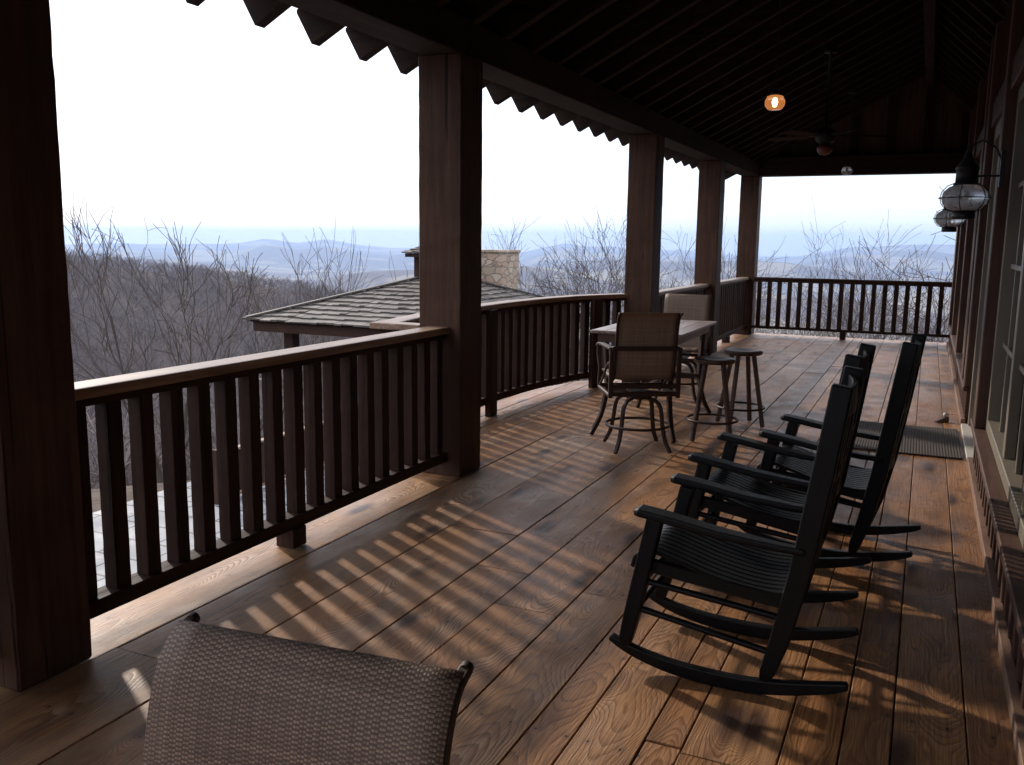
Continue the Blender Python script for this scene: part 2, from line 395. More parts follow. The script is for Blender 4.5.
# frame of the deck under the boards
sub=MB(); sub.box(-3.17,.6,-4,16.7,-.36,-.054); 
sub.prism([(-3.171,5.1)]+[(x+.05,y) for x,y in bay[1:-1]]+[(-3.171,10.1)],-.36,-.055)
tag(sub.build('floor_frame',M['posty']),kind='structure')

def rough_box(w,d,z0,z1,n_,amp,seed):
    rr=random.Random(seed); v=[]; f=[]; t=MB(); off=[[rr.uniform(-1,1)*amp*.5 for _ in range(8)] for _ in range(1)][0]
    for k in range(n_+1):
        z=z0+(z1-z0)*k/n_
        for q,(a,b2) in enumerate(((-1,-1),(1,-1),(1,1),(-1,1))):
            v.append((a*w/2+off[q]+rr.uniform(-amp,amp),b2*d/2+off[q+4]+rr.uniform(-amp,amp),z))
    for k in range(n_):
        for q in range(4): f.append((k*4+q,k*4+(q+1)%4,k*4+4+(q+1)%4,k*4+4+q))
    f.append((3,2,1,0)); f.append(tuple(n_*4+q for q in range(4))); t.add(v,f); return t
# ------------------------------------------------------------------ porch posts
PY=[(-1.35,-1.04),(1.94,2.25),(5.23,5.54),(9.77,10.09),(13.11,13.44),(16.28,16.60)]  # first post is unseen, added to shade the near left deck
plab=['square timber porch post out of view to the left of the camera','nearest square timber porch post at the left edge of the photo',
 'thick square timber porch post between the straight railing and the curved balcony','square timber porch post behind the bar table and chairs',
 'square timber porch post second from the far corner','square timber porch post at the far corner of the deck']
for i,(y0,y1) in enumerate(PY):
    t=MB(); cx=-2.96; 
    t=rough_box(.32,y1-y0,0,2.79,34,.0017,80+i)
    o=t.build('porch_post',M['postz'],bevel=.007); o.location=(cx,(y0+y1)/2,.001)
    tag(o,plab[i],'post','timber posts along the porch')

# ------------------------------------------------------------------ railings
RG='railings round the porch'
BALS=[]
def copies_baluster(par,pts):
    for i_,(x,y,rz) in enumerate(pts):
        if len(BALS)<5:
            o=rough_box(.072,.072,.172,.953,16,.0010,len(BALS)+60).build('baluster',M['balz'],par,bevel=.003); BALS.append(o)
        else:
            o=random.choice(BALS).copy(); COL.objects.link(o); o.parent=par
        o.location=(x-par.location.x+random.uniform(-.003,.003),y-par.location.y+random.uniform(-.004,.004),0); o.rotation_euler=(0,0,rz+random.choice((0,math.pi/2,math.pi))+random.uniform(-.035,.035))
def straight_rail(y0,y1,label,sup,first=None,sp=.165):
    x=-2.95
    r=thing('railing',label,'railing',(x,(y0+y1)/2,0),0,RG)
    MB().box(x-.08,x+.075,y0,y1,.987,1.032).build('rail_cap',M['cap'],r,world=True,bevel=.008,seg=2)
    MB().box(x-.05,x+.05,y0+.001,y1-.001,.953,.9865).build('top_rail',M['baly'],r,world=True,bevel=.003)
    MB().box(x-.05,x+.055,y0,y1,.105,.1725).build('bottom_rail',M['baly'],r,world=True,bevel=.004)
    for s in sup: MB().box(x-.055,x+.06,s-.055,s+.055,0.001,.1045).build('support_block',M['balz'],r,world=True,bevel=.004)
    ys=[]; y=(first if first else y0+.09)
    while y<y1-.05: ys.append((x,y,0)); y+=sp
    copies_baluster(r,ys); return r
straight_rail(2.252,5.228,'straight near railing whose cap catches the light, between the two nearest posts',[3.62],2.35)
straight_rail(-1.03,1.938,'straight railing out of view to the left of the camera',[.4])  # unseen section, added to shade the near left deck
straight_rail(10.092,13.108,'straight railing right behind the far bar chair',[11.6])
straight_rail(13.442,16.278,'straight dark railing section ending at the far corner post',[14.8])
# far end railing
r=thing('railing','far end railing standing against the blue valley, between corner post and house wall','railing',(-1.2,16.34,0),0,RG)
MB().box(-2.798,.44,16.27,16.40,.993,1.036).build('rail_cap',M['capx'] if 'capx' in M else M['balx'],r,world=True,bevel=.006)
MB().box(-2.797,.439,16.29,16.38,.953,.9925).build('top_rail',M['balx'],r,world=True,bevel=.003)
MB().box(-2.797,.439,16.29,16.38,.125,.1725).build('bottom_rail',M['balx'],r,world=True,bevel=.004)
MB().box(-1.30,-1.205,16.28,16.39,.001,.1245).build('support_block',M['balz'],r,world=True,bevel=.004)
copies_baluster(r,[(-2.70+.1725*k,16.335,0) for k in range(18)])
# curved balcony railing
def catmull(P,n=10):
    out=[];Q=[P[0]]+P+[P[-1]]
    for i in range(1,len(Q)-2):
        for k in range(n):
            t=k/n; a,b_,c,d=[Vector(q) for q in Q[i-1:i+3]]
            out.append(.5*((2*b_)+(c-a)*t+(2*a-5*b_+4*c-d)*t*t+(-a+3*b_-3*c+d)*t**3))
    out.append(Vector(P[-1])); return out
path=catmull([(-3.43,5.30,0),(-3.60,6.30,0),(-3.67,7.35,0),(-3.62,8.30,0),(-3.47,9.10,0),(-3.24,9.62,0),(-3.125,9.83,0)],10)
r=thing('railing','curved balcony railing bowing outward behind the bar table','railing',(-3.4,7.5,0),0,RG)
lift=lambda z:[(p.x,p.y,z) for p in path]
MB().sweep(lift(1.0095),.155,.045).build('rail_cap',M['cap'],r,world=True,bevel=.006)
MB().box(-3.53,-3.121,5.235,5.375,.9865,1.031).build('rail_cap',M['capx'] if 'capx' in M else M['cap'],r,world=True,bevel=.006)
MB().sweep(lift(.970),.10,.033).build('top_rail',M['baly'],r,world=True)
MB().sweep(lift(.139),.10,.067).build('bottom_rail',M['baly'],r,world=True)
MB().box(-3.38,-3.121,5.25,5.35,.105,.1723).build('bottom_rail',M['balx'],r,world=True,bevel=.003)
L=[0]
for a,c in zip(path,path[1:]): L.append(L[-1]+(c-a).length)
def on(s):
    for i in range(len(L)-1):
        if L[i]<=s<=L[i+1]:
            t=(s-L[i])/(L[i+1]-L[i]); p=path[i].lerp(path[i+1],t); d=path[i+1]-path[i]; return p,math.atan2(d.y,d.x)
k=.06; bp_=[]
while k<L[-1]-.05:
    p,a=on(k); bp_.append((p.x,p.y,a)); k+=.165
copies_baluster(r,bp_+[(-3.28,5.30,0)])
for s in (2.02,4.12):
    p,a=on(s); Mx=Matrix.Translation(p)@Matrix.Rotation(a,4,'Z')
    MB().box(-.07,.07,-.115,-.052,.001,.986,M=Mx).build('support_post',M['balz'],r,world=True,bevel=.004)

# ------------------------------------------------------------------ porch roof
SL=.51; ZB=3.02     # underside of rafters: z = ZB + SL*(x+2.8)
zr=lambda x: ZB+SL*(x+2.8)
roof=thing('porch_canopy','dark open rafter roof over the long porch with sawtooth rafter tails along its eave','roof',(-1.2,6,2.8))
RX=-.2; ZR=zr(RX); RS=-.95
RAF=None
y=-3.8
while y<16.2:
    t=MB()
    d=.25
    def slope_beam(x0,z0,x1,z1,h,yy,w,mb):
        mb.add([(x0,yy-w/2,z0),(x0,yy+w/2,z0),(x0,yy+w/2,z0+h),(x0,yy-w/2,z0+h),(x1,yy-w/2,z1),(x1,yy+w/2,z1),(x1,yy+w/2,z1+h),(x1,yy-w/2,z1+h)],
          [(0,1,2,3),(7,6,5,4),(0,4,5,1),(1,5,6,2),(2,6,7,3),(3,7,4,0)])
    if RAF is None:
        w_=.0375; P_=[(-3.37,zr(-3.37)),(-3.37-.51*d*.80,zr(-3.37)+d*.80-.02),(-3.37-.51*d*.80,zr(-3.37-.51*d*.8)+d),(RX,ZR+d),(RX,ZR)]
        t.add([(a_,-w_,b_) for a_,b_ in P_]+[(a_,w_,b_) for a_,b_ in P_],[(0,1,2,3,4),(9,8,7,6,5)]+[(i_,(i_+1)%5,5+(i_+1)%5,5+i_) for i_ in range(5)])
        slope_beam(RX+.001,ZR,.47,ZR+RS*(.47-RX),d,0,.075,t)
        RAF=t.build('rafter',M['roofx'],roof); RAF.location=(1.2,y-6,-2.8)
    else:
        o=RAF.copy(); COL.objects.link(o); o.parent=roof; o.location=(1.2,y-6,-2.8)
    y+=.487
t=MB(); e=.255; XR=.84
t.add([(-3.46,-4,zr(-3.46)+e),(-3.46,16.62,zr(-3.46)+e),(RX,16.62,ZR+e),(RX,-4,ZR+e),(XR,16.62,ZR+RS*(XR-RX)+e),(XR,-4,ZR+RS*(XR-RX)+e)],[(0,1,2,3),(3,2,4,5)])
t.add([(x,y_,z+.06) for x,y_,z in t.v[:6]],[(0,1,2,3),(3,2,4,5)])
t.f+=[(0,1,7,6),(0,3,9,6),(3,5,11,9),(1,2,8,7),(2,4,10,8),(4,5,11,10)]; t.sm+=[False]*6; t.attr+=[None]*6
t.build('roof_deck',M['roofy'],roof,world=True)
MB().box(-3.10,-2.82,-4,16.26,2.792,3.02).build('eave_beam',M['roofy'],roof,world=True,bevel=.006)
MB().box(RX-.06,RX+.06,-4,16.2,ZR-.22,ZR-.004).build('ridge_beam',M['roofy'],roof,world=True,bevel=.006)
MB().box(-3.12,.555,16.28,16.60,2.792,3.10).build('end_beam',M['roofx'],roof,world=True,bevel=.006)
t=MB()
t.prism([(-2.9,3.105),(.79,3.105),(.79,3.655),(RX,ZR+.245),(-2.78,3.27)],0,.03,M=Matrix(((1,0,0,0),(0,0,1,16.56),(0,1,0,0),(0,0,0,1))))
t.build('gable_boarding',M['wallz'],roof,world=True)
for k in range(6):
    x=-2.42+k*.56
    t=MB(); zt=min(zr(x-.06),ZR+RS*(x+.06-RX) if x>RX else 9)
    t.box(x-.06,x+.06,16.47,16.559,3.102,zt-.003); t.build('gable_stud',M['roofz'],roof,world=True)

# ------------------------------------------------------------------ house wall
house=thing('house','long dark red brown house front with taupe window frames along the right edge','house',(.5,6,0)); house['kind']='thing'
def H(mb,name,mat,bevel=.003,par=None): return mb.build(name,mat,par or house,world=(par is None),bevel=bevel)
MB().box(.56,.635,-4,16.6,3.552,3.80).build('wall_plate',M['wally'],house,world=True)
MB().box(.56,.80,-4,16.6,0.001,3.55).build('wall_core',M['wallz'],house,world=True)
segs=[(-4,7.28),(8.92,16.58)]
for a,c in segs:
    H(MB().box(.372,.41,a,c,.001,.062),'baseboard',M['pink'])
    H(MB().box(.475,.555,a,c,.001,.309),'wainscot',M['wallz'])
    H(MB().box(.366,.475,a,c,.318,.358),'sill_ledge',M['wally'],.006)
    y=a+.10
    while y<c-.03:
        H(MB().box(.40,.473,y-.03,y+.03,.063,.317),'batten',M['wallz']); y+=.20
def window(y0,y1,z0,z1,nv,nh,name='window'):
    ox,oy,oz=.5,(y0+y1)/2,z0
    t=MB()
    def b(xa,xb,ya,yb,za,zb,mb): mb.box(xa-ox,xb-ox,ya-oy,yb-oy,za-oz,zb-oz)
    fw=.09
    b(.445,.555,y0,y0+fw,z0,z1,t); b(.445,.555,y1-fw,y1,z0,z1,t); b(.446,.555,y0+fw,y1-fw,z0,z0+.08,t); b(.446,.555,y0+fw,y1-fw,z1-.1,z1,t)
    w=t.build(name,M['tan'],house,bevel=.004); w.location=(0,(y0+y1)/2-6,z0)
    g=MB(); b(.520,.530,y0+fw,y1-fw,z0+.08,z1-.1,g); g.build('pane',M['glass'],w)
    mu=MB(); iy0,iy1,iz0,iz1=y0+fw,y1-fw,z0+.08,z1-.1
    for k in range(1,nv):
        yy=iy0+(iy1-iy0)*k/nv; ww=.055 if (nv>=6 and k%3==0) else .018
        xx=.462 if ww>.03 else .492
        b(xx,.519,yy-ww,yy+ww,iz0,iz1,mu)
    for k in range(1,nh):
        zz=iz0+(iz1-iz0)*k/nh; b(.4925,.5195,iy0,iy1,zz-.016,zz+.016,mu)
    mu.build('muntins',M['tan'],w,bevel=.003)
    return w
Z0,Z1=.36,2.62
window(2.0,6.85,Z0,Z1,12,4); window(-2.8,1.78,Z0,Z1,12,4)
for a,c in ((1.79,1.99),(6.86,7.10)):
    H(MB().box(.375,.553,a+.002,c-.002,Z0,3.5),'wall_post',M['wallz'],.006)
window(7.12,7.40,Z0,Z1,1,4,'sidelight')
H(MB().box(.375,.553,8.92,9.18,Z0+.001,3.5),'wall_post',M['wallz'],.006)
window(9.2,9.5,Z0,Z1,1,4,'sidelight')
H(MB().box(.375,.553,9.52,9.8,Z0+.001,3.5),'wall_post',M['wallz'],.006)
window(9.82,11.8,Z0,Z1,6,4)
H(MB().box(.375,.553,11.82,12.1,Z0+.001,3.5),'wall_post',M['wallz'],.006)
window(12.12,14.2,Z0,Z1,6,4)
H(MB().box(.375,.553,14.22,14.5,Z0+.001,3.5),'wall_post',M['wallz'],.006)
window(14.52,16.1,Z0,Z1,5,4)
H(MB().box(.375,.553,16.12,16.60,.361,2.789),'wall_post',M['wallz'],.006)
H(MB().box(.40,.554,-4,16.11,Z1+.002,Z1+.2),'header_board',M['wally'],.005)
# door
t=MB().box(-.07,.05,-.72,-.62,.03,2.62).box(-.07,.05,.62,.72,.03,2.62).box(-.069,.05,-.62,.62,2.5,2.62); o=t.build('door_frame',M['tan'],house,bevel=.004); o.location=(0,2.16,0)
t=MB(); t.box(.0,.045,-.618,-.5,.03,2.498).box(.0,.045,.5,.618,.03,2.498).box(0.001,.044,-.5,.5,.03,.30).box(0.001,.044,-.5,.5,2.38,2.497).box(0.002,.043,-.03,.03,.30,2.38)
dr=t.build('door',M['tan'],house,bevel=.003); dr.location=(0,2.16,0)
MB().box(.018,.028,-.5,-.031,.302,2.378).box(.018,.028,.031,.5,.302,2.378).build('pane',M['glass'],dr)
MB().tube([(-.0,.07,1.02),(-.05,.07,1.02),(-.055,.16,1.02)],.011).build('handle',M['iron'],dr)
o=MB().box(-.125,.05,-.72,.72,.001,.028).build('threshold',M['stone_sill'],house,bevel=.004); o.location=(0,2.16,0)

# ------------------------------------------------------------------ wall lanterns
def lantern(loc,label):
    r=thing('wall_lantern',label,'lantern',loc,0,'onion lanterns on the house wall'); r.scale=(.86,.86,.86)
    x=0
    MB().lathe([(.0,-.155),(.075,-.155),(.08,-.15),(.08,-.10),(.06,-.095),(0,-.095)],n=20).build('base',M['iron'],r)
    g=MB().lathe([(.06,-.094),(.115,-.080),(.150,-.045),(.162,0),(.150,.045),(.115,.080),(.07,.098)],n=28)
    g.build('globe',M['seeded'],r)
    t=MB()
    for k in range(6):
        a=k*math.pi/3+.3
        t.tube([(c_*math.cos(a),c_*math.sin(a),z_) for c_,z_ in ((.078,-.10),(.13,-.085),(.166,-.045),(.178,0),(.166,.045),(.13,.088),(.08,.11))],.0035,5)
    t.tube([(.178*math.cos(k*math.pi/16),.178*math.sin(k*math.pi/16),0) for k in range(32)],.004,5,closed=True)
    t.build('cage',M['iron'],r)
    MB().lathe([(.088,.095),(.088,.108),(.076,.112),(.074,.205),(.082,.21),(.082,.222),(.06,.25),(.036,.285),(.022,.33),(.02,.345),(0,.35)],n=20).build('cap',M['iron'],r)
    MB().lathe([(0,-.09),(.012,-.09),(.012,-.02),(.02,-.01),(.024,.02),(.015,.05),(0,.055)],n=12).build('bulb',M['bulboff'],r)
    dx=(.375-loc[0])/.86
    MB().tube([(0,0,.16),(dx*.5,.0,.16),(dx,0,.16)],.008).tube([(0,0,.33),(0.01,0,.38),(dx*.4,0,.42),(dx*.8,0,.36),(dx,0,.26)],.007).box(dx-.012,dx+.02,-.04,.04,.08,.34).build('bracket',M['iron'],r)
    return r
m,nt,b=newmat('seeded lantern glass'); n=N(nt); tc=n('ShaderNodeTexCoord').outputs['Object']
b.inputs['Base Color'].default_value=(.85,.86,.88,1); b.inputs['Transmission Weight'].default_value=.62; b.inputs['IOR'].default_value=1.12
nt.links.new(n.ramp(n.noise(tc,18,4,.7),[(.45,.25),(.7,.6)]),b.inputs['Roughness'])
bp=n('ShaderNodeBump',i_Strength=.4,i_Distance=.004); nt.links.new(n.noise(tc,55,2,.5),bp.inputs['Height']); nt.links.new(bp.outputs[0],b.inputs['Normal']); M['seeded']=m
M['bulboff']=simple('unlit frosted bulb',(.7,.68,.62),.3,var=.05)
lantern((.18,6.55,1.915),'large round caged glass lantern on the house wall, the nearer of two')
lantern((.160,10.1,1.885),'smaller looking caged glass lantern half hidden behind the nearer one')

# ------------------------------------------------------------------ pendants and fan
m,nt,b=newmat('glowing filament'); b.inputs['Base Color'].default_value=(1,.6,.25,1); b.inputs['Emission Color'].default_value=(1,.62,.28,1); b.inputs['Emission Strength'].default_value=9; M['glow']=m
m,nt,b=newmat('amber pendant glass'); b.inputs['Base Color'].default_value=(1,.62,.36,1); b.inputs['Roughness'].default_value=.12; b.inputs['Transmission Weight'].default_value=.85; b.inputs['IOR'].default_value=1.2
b.inputs['Emission Color'].default_value=(1,.42,.14,1); b.inputs['Emission Strength'].default_value=.10; M['amber']=m
m,nt,b=newmat('clear pendant glass'); b.inputs['Base Color'].default_value=(.9,.9,.9,1); b.inputs['Roughness'].default_value=.15; b.inputs['Transmission Weight'].default_value=.7; b.inputs['IOR'].default_value=1.3; M['clearg']=m
def pendant(loc,label,glass,bulb):
    r=thing('pendant_lamp',label,'pendant lamp',loc,0,'pendant lamps under the porch roof')
    MB().lathe([(.030,.055),(.062,.045),(.078,.01),(.076,-.025),(.055,-.052),(.048,-.055)],n=24).build('shade',M[glass],r)
    MB().lathe([(0,-.03),(.012,-.025),(.019,0),(.014,.022),(0,.03)],n=12).build('bulb',M[bulb],r)
    top=zr(loc[0])-loc[2]-.004
    MB().lathe([(0,.05),(.034,.052),(.030,.085),(.012,.10),(.005,.105),(.005,top-.03),(.05,top-.03),(.05,top),(0,top)],n=14).build('stem',M['iron'],r)
    return r
pendant((-1.2,7.49,2.715),'glowing amber glass pendant lamp under the dark rafters, the nearer one','amber','glow')
pendant((-1.2,14.3,2.70),'small unlit glass pendant lamp in front of the far end beam','clearg','bulboff')
fan=thing('ceiling_fan','dark ceiling fan with a round light hanging under the far rafters','ceiling fan',(-1.2,11.2,2.86))
MB().lathe([(0,-.09),(.06,-.085),(.10,-.06),(.125,0),(.11,.06),(.05,.09),(.018,.10),(.018,zr(-1.2)-2.86-.05),(.07,zr(-1.2)-2.86-.05),(.07,zr(-1.2)-2.865),(0,zr(-1.2)-2.865)],n=20).build('motor',M['iron'],fan)
M['redglass']=simple('dull red glass',(.12,.03,.02),.35)
MB().lathe([(0,-.22),(.05,-.21),(.085,-.17),(.09,-.13),(.06,-.095),(.05,-.092)],n=18).build('light_bowl',M['redglass'],fan)
for k in range(5):
    a=k*2*math.pi/5+.35
    Mx=Matrix.Rotation(a,4,'Z')@Matrix.Rotation(R(10),4,'X')
    t=MB(); t.prism([(.20,-.055),(.30,-.07),(.66,-.075),(.70,-.04),(.70,.04),(.66,.075),(.30,.07),(.20,.055)],-.004,.004,M=Mx); t.build('blade',M['roofx'],fan,bevel=.002)
    t=MB(); t.box(.10,.26,-.02,.02,.006,.014,M=Mx); t.build('blade_iron',M['iron'],fan)

# ------------------------------------------------------------------ rocking chairs (face -x in local frame, width along y)
def rocker():
    r=thing('rocking_chair','','rocking chair',(0,0,0),0,'black rocking chairs in a row along the porch')
    Wd=.245
    B=M['black']
    for s in (-1,1):
        y=s*Wd
        # runner
        pts=[(-.49,0,.088),(-.40,0,.050),(-.27,0,.020),(-.12,0,.007),(.03,0,.008),(.17,0,.028),(.30,0,.058),(.37,0,.080)]
        pts=[(x,y,z+.022) for x,_,z in catmull([tuple(p) for p in pts],4)]
        nn=len(pts); hh=[.018+.036*math.sin(math.pi*min(1,max(0,(i+.3)/(nn-.4))))**.7 for i in range(nn)]
        MB().sweep(pts,.036,hh).build('runner',B,r,bevel=.006,seg=2)
        # front leg, tapering towards the foot
        MB().sweep([(-.432,y,.075),(-.425,y,.12),(-.405,y,.22),(-.33,y,.60)],[.030,.046,.050,.050],[.032,.052,.060,.060],up=(1,0,0)).build('leg',B,r,bevel=.007,seg=2)
        # back post
        pp=[(.088,y,.055),(.10,y,.10),(.135,y,.22),(.19,y,.48),(.24,y,.82),(.285,y,1.145)]
        MB().sweep(pp,[.028,.044,.048,.048,.046,.044],[.034,.056,.068,.074,.074,.070],up=(1,0,0)).build('back_post',B,r,bevel=.007,seg=2)
        # arm with rounded front
        ya=s*(Wd+.012)
        ap=[(-.405,ya,.622),(-.385,ya,.626),(-.30,ya,.616),(-.10,ya,.585),(.10,ya,.566),(.205,ya,.560)]
        MB().sweep(ap,[.060,.084,.088,.078,.058,.045],[.022,.030,.030,.028,.026,.024]).build('arm',B,r,bevel=.009,seg=2)
        # side rungs
        for z0,z1 in ((.245,.165),(.355,.300)):
            MB().tube([(-.395+(z0-.245)*.2,y,z0),(.13+(z1-.165)*.3,y,z1)],[.013,.013],8).build('rung',B,r)
        MB().sweep([(-.375,y*.93,.415),(.17,y*.93,.355)],.028,.05).build('seat_rail',B,r,bevel=.004)
    for x,z,rr in ((-.408,.215,.013),(-.385,.33,.013),(.125,.185,.013),(.16,.31,.013)):
        MB().tube([(x,-Wd,z),(x,Wd,z)],rr,8).build('rung',B,r)
    # slatted, dished seat
    prof=catmull([(-.415,0,.398),(-.40,0,.445),(-.345,0,.468),(-.25,0,.447),(-.13,0,.412),(0,0,.388),(.10,0,.384),(.185,0,.396)],6)
    t=MB(); Ls=[0]
    for a,c in zip(prof,prof[1:]): Ls.append(Ls[-1]+(c-a).length)
    def onp(s_):
        for i in range(len(Ls)-1):
            if Ls[i]<=s_<=Ls[i+1]+1e-9:
                k_=(s_-Ls[i])/(Ls[i+1]-Ls[i]); return prof[i].lerp(prof[i+1],k_),(prof[i+1]-prof[i]).normalized()
    s_=.016
    for k in range(12):
        yy=-Wd+.02+k*(2*Wd-.04)/11
        t.sweep([(p.x,yy,p.z) for p in prof],.035,.015,smooth=False)
    t.build('seat',B,r,bevel=.003)
    # back: three curved crests and vertical slats
    def backx(z): return .19+(z-.48)*.145
    for zc,hh in ((1.07,.10),(.80,.05),(.50,.05)):
        q=[(backx(zc)+.030*math.sin(math.pi*k/10)+.0,-Wd+.02+(2*Wd-.04)*k/10,zc) for k in range(11)]
        MB().sweep(q,.02,hh).build('back_rail',B,r,bevel=.004)
    t=MB()
    for k in range(1,8):
        yy=-Wd+2*Wd*k/8; bo=.028*math.sin(math.pi*k/8)
        t.sweep([(backx(.50)+bo,yy,.50),(backx(.8)+bo+.008,yy,.8),(backx(1.05)+bo,yy,1.05)],.034,.011,up=(1,0,0))
    t.build('back_slats',B,r,bevel=.002)
    return r
rk=rocker(); rk.location=(-.51,3.34,0); rk['label']='nearest black slatted rocking chair, its arms and seat facing the railing'
dup(rk,(-.525,4.25,0),R(-3),'middle black rocking chair, mostly hidden behind the nearest one')
dup(rk,(-.315,4.93,0),R(-4),'farthest black rocking chair with tall leaning back, closest to the wall')

# ------------------------------------------------------------------ bar furniture
def uvgrid(name,fn,nu,nv,Lu,Lv,mat,parent,thick=.004):
    """cloth panel: fn(u,v)->point, with UVs in metres"""
    me=bpy.data.meshes.new(name); vs=[];fs=[]
    for j in range(nv+1):
        for i in range(nu+1): vs.append(tuple(fn(i/nu,j/nv)))
    for j in range(nv):
        for i in range(nu):
            a=j*(nu+1)+i; fs.append((a,a+1,a+nu+2,a+nu+1))
    me.from_pydata(vs,[],fs); me.update()
    uv=me.uv_layers.new(name='UVMap')
    for p in me.polygons:
        p.use_smooth=True
        for li,vi in zip(p.loop_indices,p.vertices):
            uv.data[li].uv=((vi%(nu+1))/nu*Lu,(vi//(nu+1))/nv*Lv)
    me.materials.append(mat)
    o=bpy.data.objects.new(name,me); COL.objects.link(o); o.parent=parent
    sd=o.modifiers.new('thickness','SOLIDIFY'); sd.thickness=thick; sd.offset=0
    return o
def sling_chair(label,loc,rz,fab,ztop=1.08,front=.0115):
    """swivel bar chair, faces local +y"""
    r=thing('bar_chair',label,'chair',loc,rz,'woven sling bar chairs')
    Mt=M['bronze']; W=.230; dz=ztop-1.08
    # profile of back+seat in (y,z)
    prof=[(.30,.555+dz),(.27,.572+dz),(.10,.560+dz),(-.08,.545+dz),(-.155,.575+dz),(-.185,.66+dz),(-.205,.80+dz),(-.225,.92+dz),(-.25,1.01+dz),(-.285,1.06+dz),(-.325,1.075+dz)]
    cp=catmull([(0,a,c) for a,c in prof],5)
    for s in (-1,1):
        MB().sweep([(s*W,p.y,p.z) for p in cp],.014,.018,up=(1,0,0)).build('side_rail',Mt,r,bevel=.006,seg=2)
        e_=cp[-1]; MB().tube([(s*W,e_.y+.006,e_.z-.001),(s*W,e_.y-.003,e_.z+.001),(s*W,e_.y-.006,e_.z)],[.0095,.010,.006],10).build('end_cap',Mt,r)
        # arm: flat top, curved front post
        ap=catmull([(s*(W+.03),-.205,.80+dz),(s*(W+.04),-.05,.805+dz),(s*(W+.045),.18,.80+dz),(s*(W+.045),.27,.775+dz)],5)
        MB().sweep(ap,.045,.022).build('arm',Mt,r,bevel=.006,seg=2)
        fp=catmull([(s*(W+.04),.262,.77+dz),(s*(W+.038),.285,.70+dz),(s*(W+.03),.25,.60+dz),(s*(W+.03),.27,.50+dz),(s*(W+.03),.26,.43+dz)],5)
        MB().sweep(fp,.028,.028,up=(1,0,0)).build('arm_support',Mt,r,bevel=.006,seg=2)
        MB().sweep([(s*(W+.03),.255,.44+dz),(s*(W+.03),-.19,.44+dz)],.026,.030).build('side_stretcher',Mt,r,bevel=.005)
        MB().sweep([(s*(W+.03),-.19,.425+dz),(s*(W+.03),-.205,.80+dz)],.030,.034,up=(1,0,0)).build('rear_upright',Mt,r,bevel=.005)
        st=catmull([(s*(W+.03),.24,.46+dz),(s*(W+.03),.08,.56+dz),(s*(W+.03),-.04,.66+dz),(s*(W+.03),-.19,.70+dz)],4)
        MB().sweep(st,.016,.018).build('curved_brace',Mt,r,bevel=.003)
    for yy,z in ((-.212,.805),(-.19,.455),(.255,.455),(-.19,.515)):
        MB().sweep([(-W-.028,yy,z+dz),(W+.028,yy,z+dz)],.028,.034).build('crossbar',Mt,r,bevel=.004)
    n1=len(cp)-1
    ll=[0]
    for a,c in zip(cp,cp[1:]): ll.append(ll[-1]+(c-a).length)
    def fn(u,v):
        q=v*ll[-1]*.980
        for i in range(n1):
            if ll[i]<=q<=ll[i+1]:
                k=(q-ll[i])/(ll[i+1]-ll[i]); p=cp[i].lerp(cp[i+1],k); break
        d=(cp[i+1]-cp[i]).normalized(); sag=.012*(1-(2*u-1)**2)*min(1,(1-v)*5)-front
        return (-W-.5*front+(2*W+front)*u,p.y+d.z*-sag,p.z-abs(d.y)*sag)
    uvgrid('sling',fn,10,60,2*W,ll[-1],M[fab],r)
    # swivel base
    MB().lathe([(0,.395+dz),(.10,.395+dz),(.10,.42+dz),(.045,.425+dz),(.045,.44+dz),(0,.44+dz)],n=18).build('swivel_plate',Mt,r)
    MB().sweep([(0,-.19,.4405+dz),(0,.25,.4405+dz)],.12,.014).build('seat_support',Mt,r)
    for k in range(4):
        a=math.pi/4+k*math.pi/2; c_,s_=math.cos(a),math.sin(a)
        lp=catmull([(c_*q,s_*q,z) for q,z in ((.085,.40+dz),(.16,.385+dz),(.205,.33+dz),(.225,.22),(.255,.10),(.305,.012))],4)
        MB().sweep(lp,.024,.030,up=(-s_,c_,0)).build('leg',Mt,r,bevel=.005,seg=2)
    MB().tube([(.245*math.cos(t*math.pi/20),.245*math.sin(t*math.pi/20),.20) for t in range(40)],.011,8,closed=True).build('foot_ring',Mt,r)
    return r
sling_chair('woven sling bar chair with its back to the camera, drawn up to the table',(-1.98,6.64,0),R(30),'sling',1.095)
sling_chair('woven sling bar chair across the table, its pale back against the railing',(-2.25,9.02,0),R(184),'slingfar',1.075)
sling_chair('nearest woven sling chair, cut off by the bottom edge of the photo',(-.738,.685,0),R(185.5),'sling',1.018)

tb=thing('bar_table','counter height wooden table with a pale worn top between two bar chairs','table',(-2.13,7.66,0),R(1))
for k in range(6):
    x=-.385+k*.1285; o=MB().box(x+.002,x+.1265,-.71,.71,.862,.887).build('tabletop_board',M['tabletop'],tb,bevel=.004)
MB().box(-.33,.33,-.66,-.635,.79,.861).box(-.33,.33,.635,.66,.79,.861).box(-.33,-.305,-.634,.634,.79,.861).box(.305,.33,-.634,.634,.79,.861).build('apron',M['stool'],tb,bevel=.003)
for sx in (-1,1):
    for sy in (-1,1):
        lp=catmull([(sx*.285,sy*.60,.86),(sx*.275,sy*.58,.62),(sx*.27,sy*.575,.38),(sx*.30,sy*.63,.16),(sx*.355,sy*.71,.008)],4)
        MB().sweep(lp,.036,[.046]*8+[.040]*5+[.034]*4 if len(lp)==17 else .04,up=(sx*-.6,sy*.6,0)).build('leg',M['bronze'],tb,bevel=.006,seg=2)
MB().box(-.02,.02,-.57,.57,.36,.40).box(-.26,.26,-.59,-.55,.361,.401).box(-.26,.26,.55,.59,.361,.401).build('stretcher',M['bronze'],tb,bevel=.003)

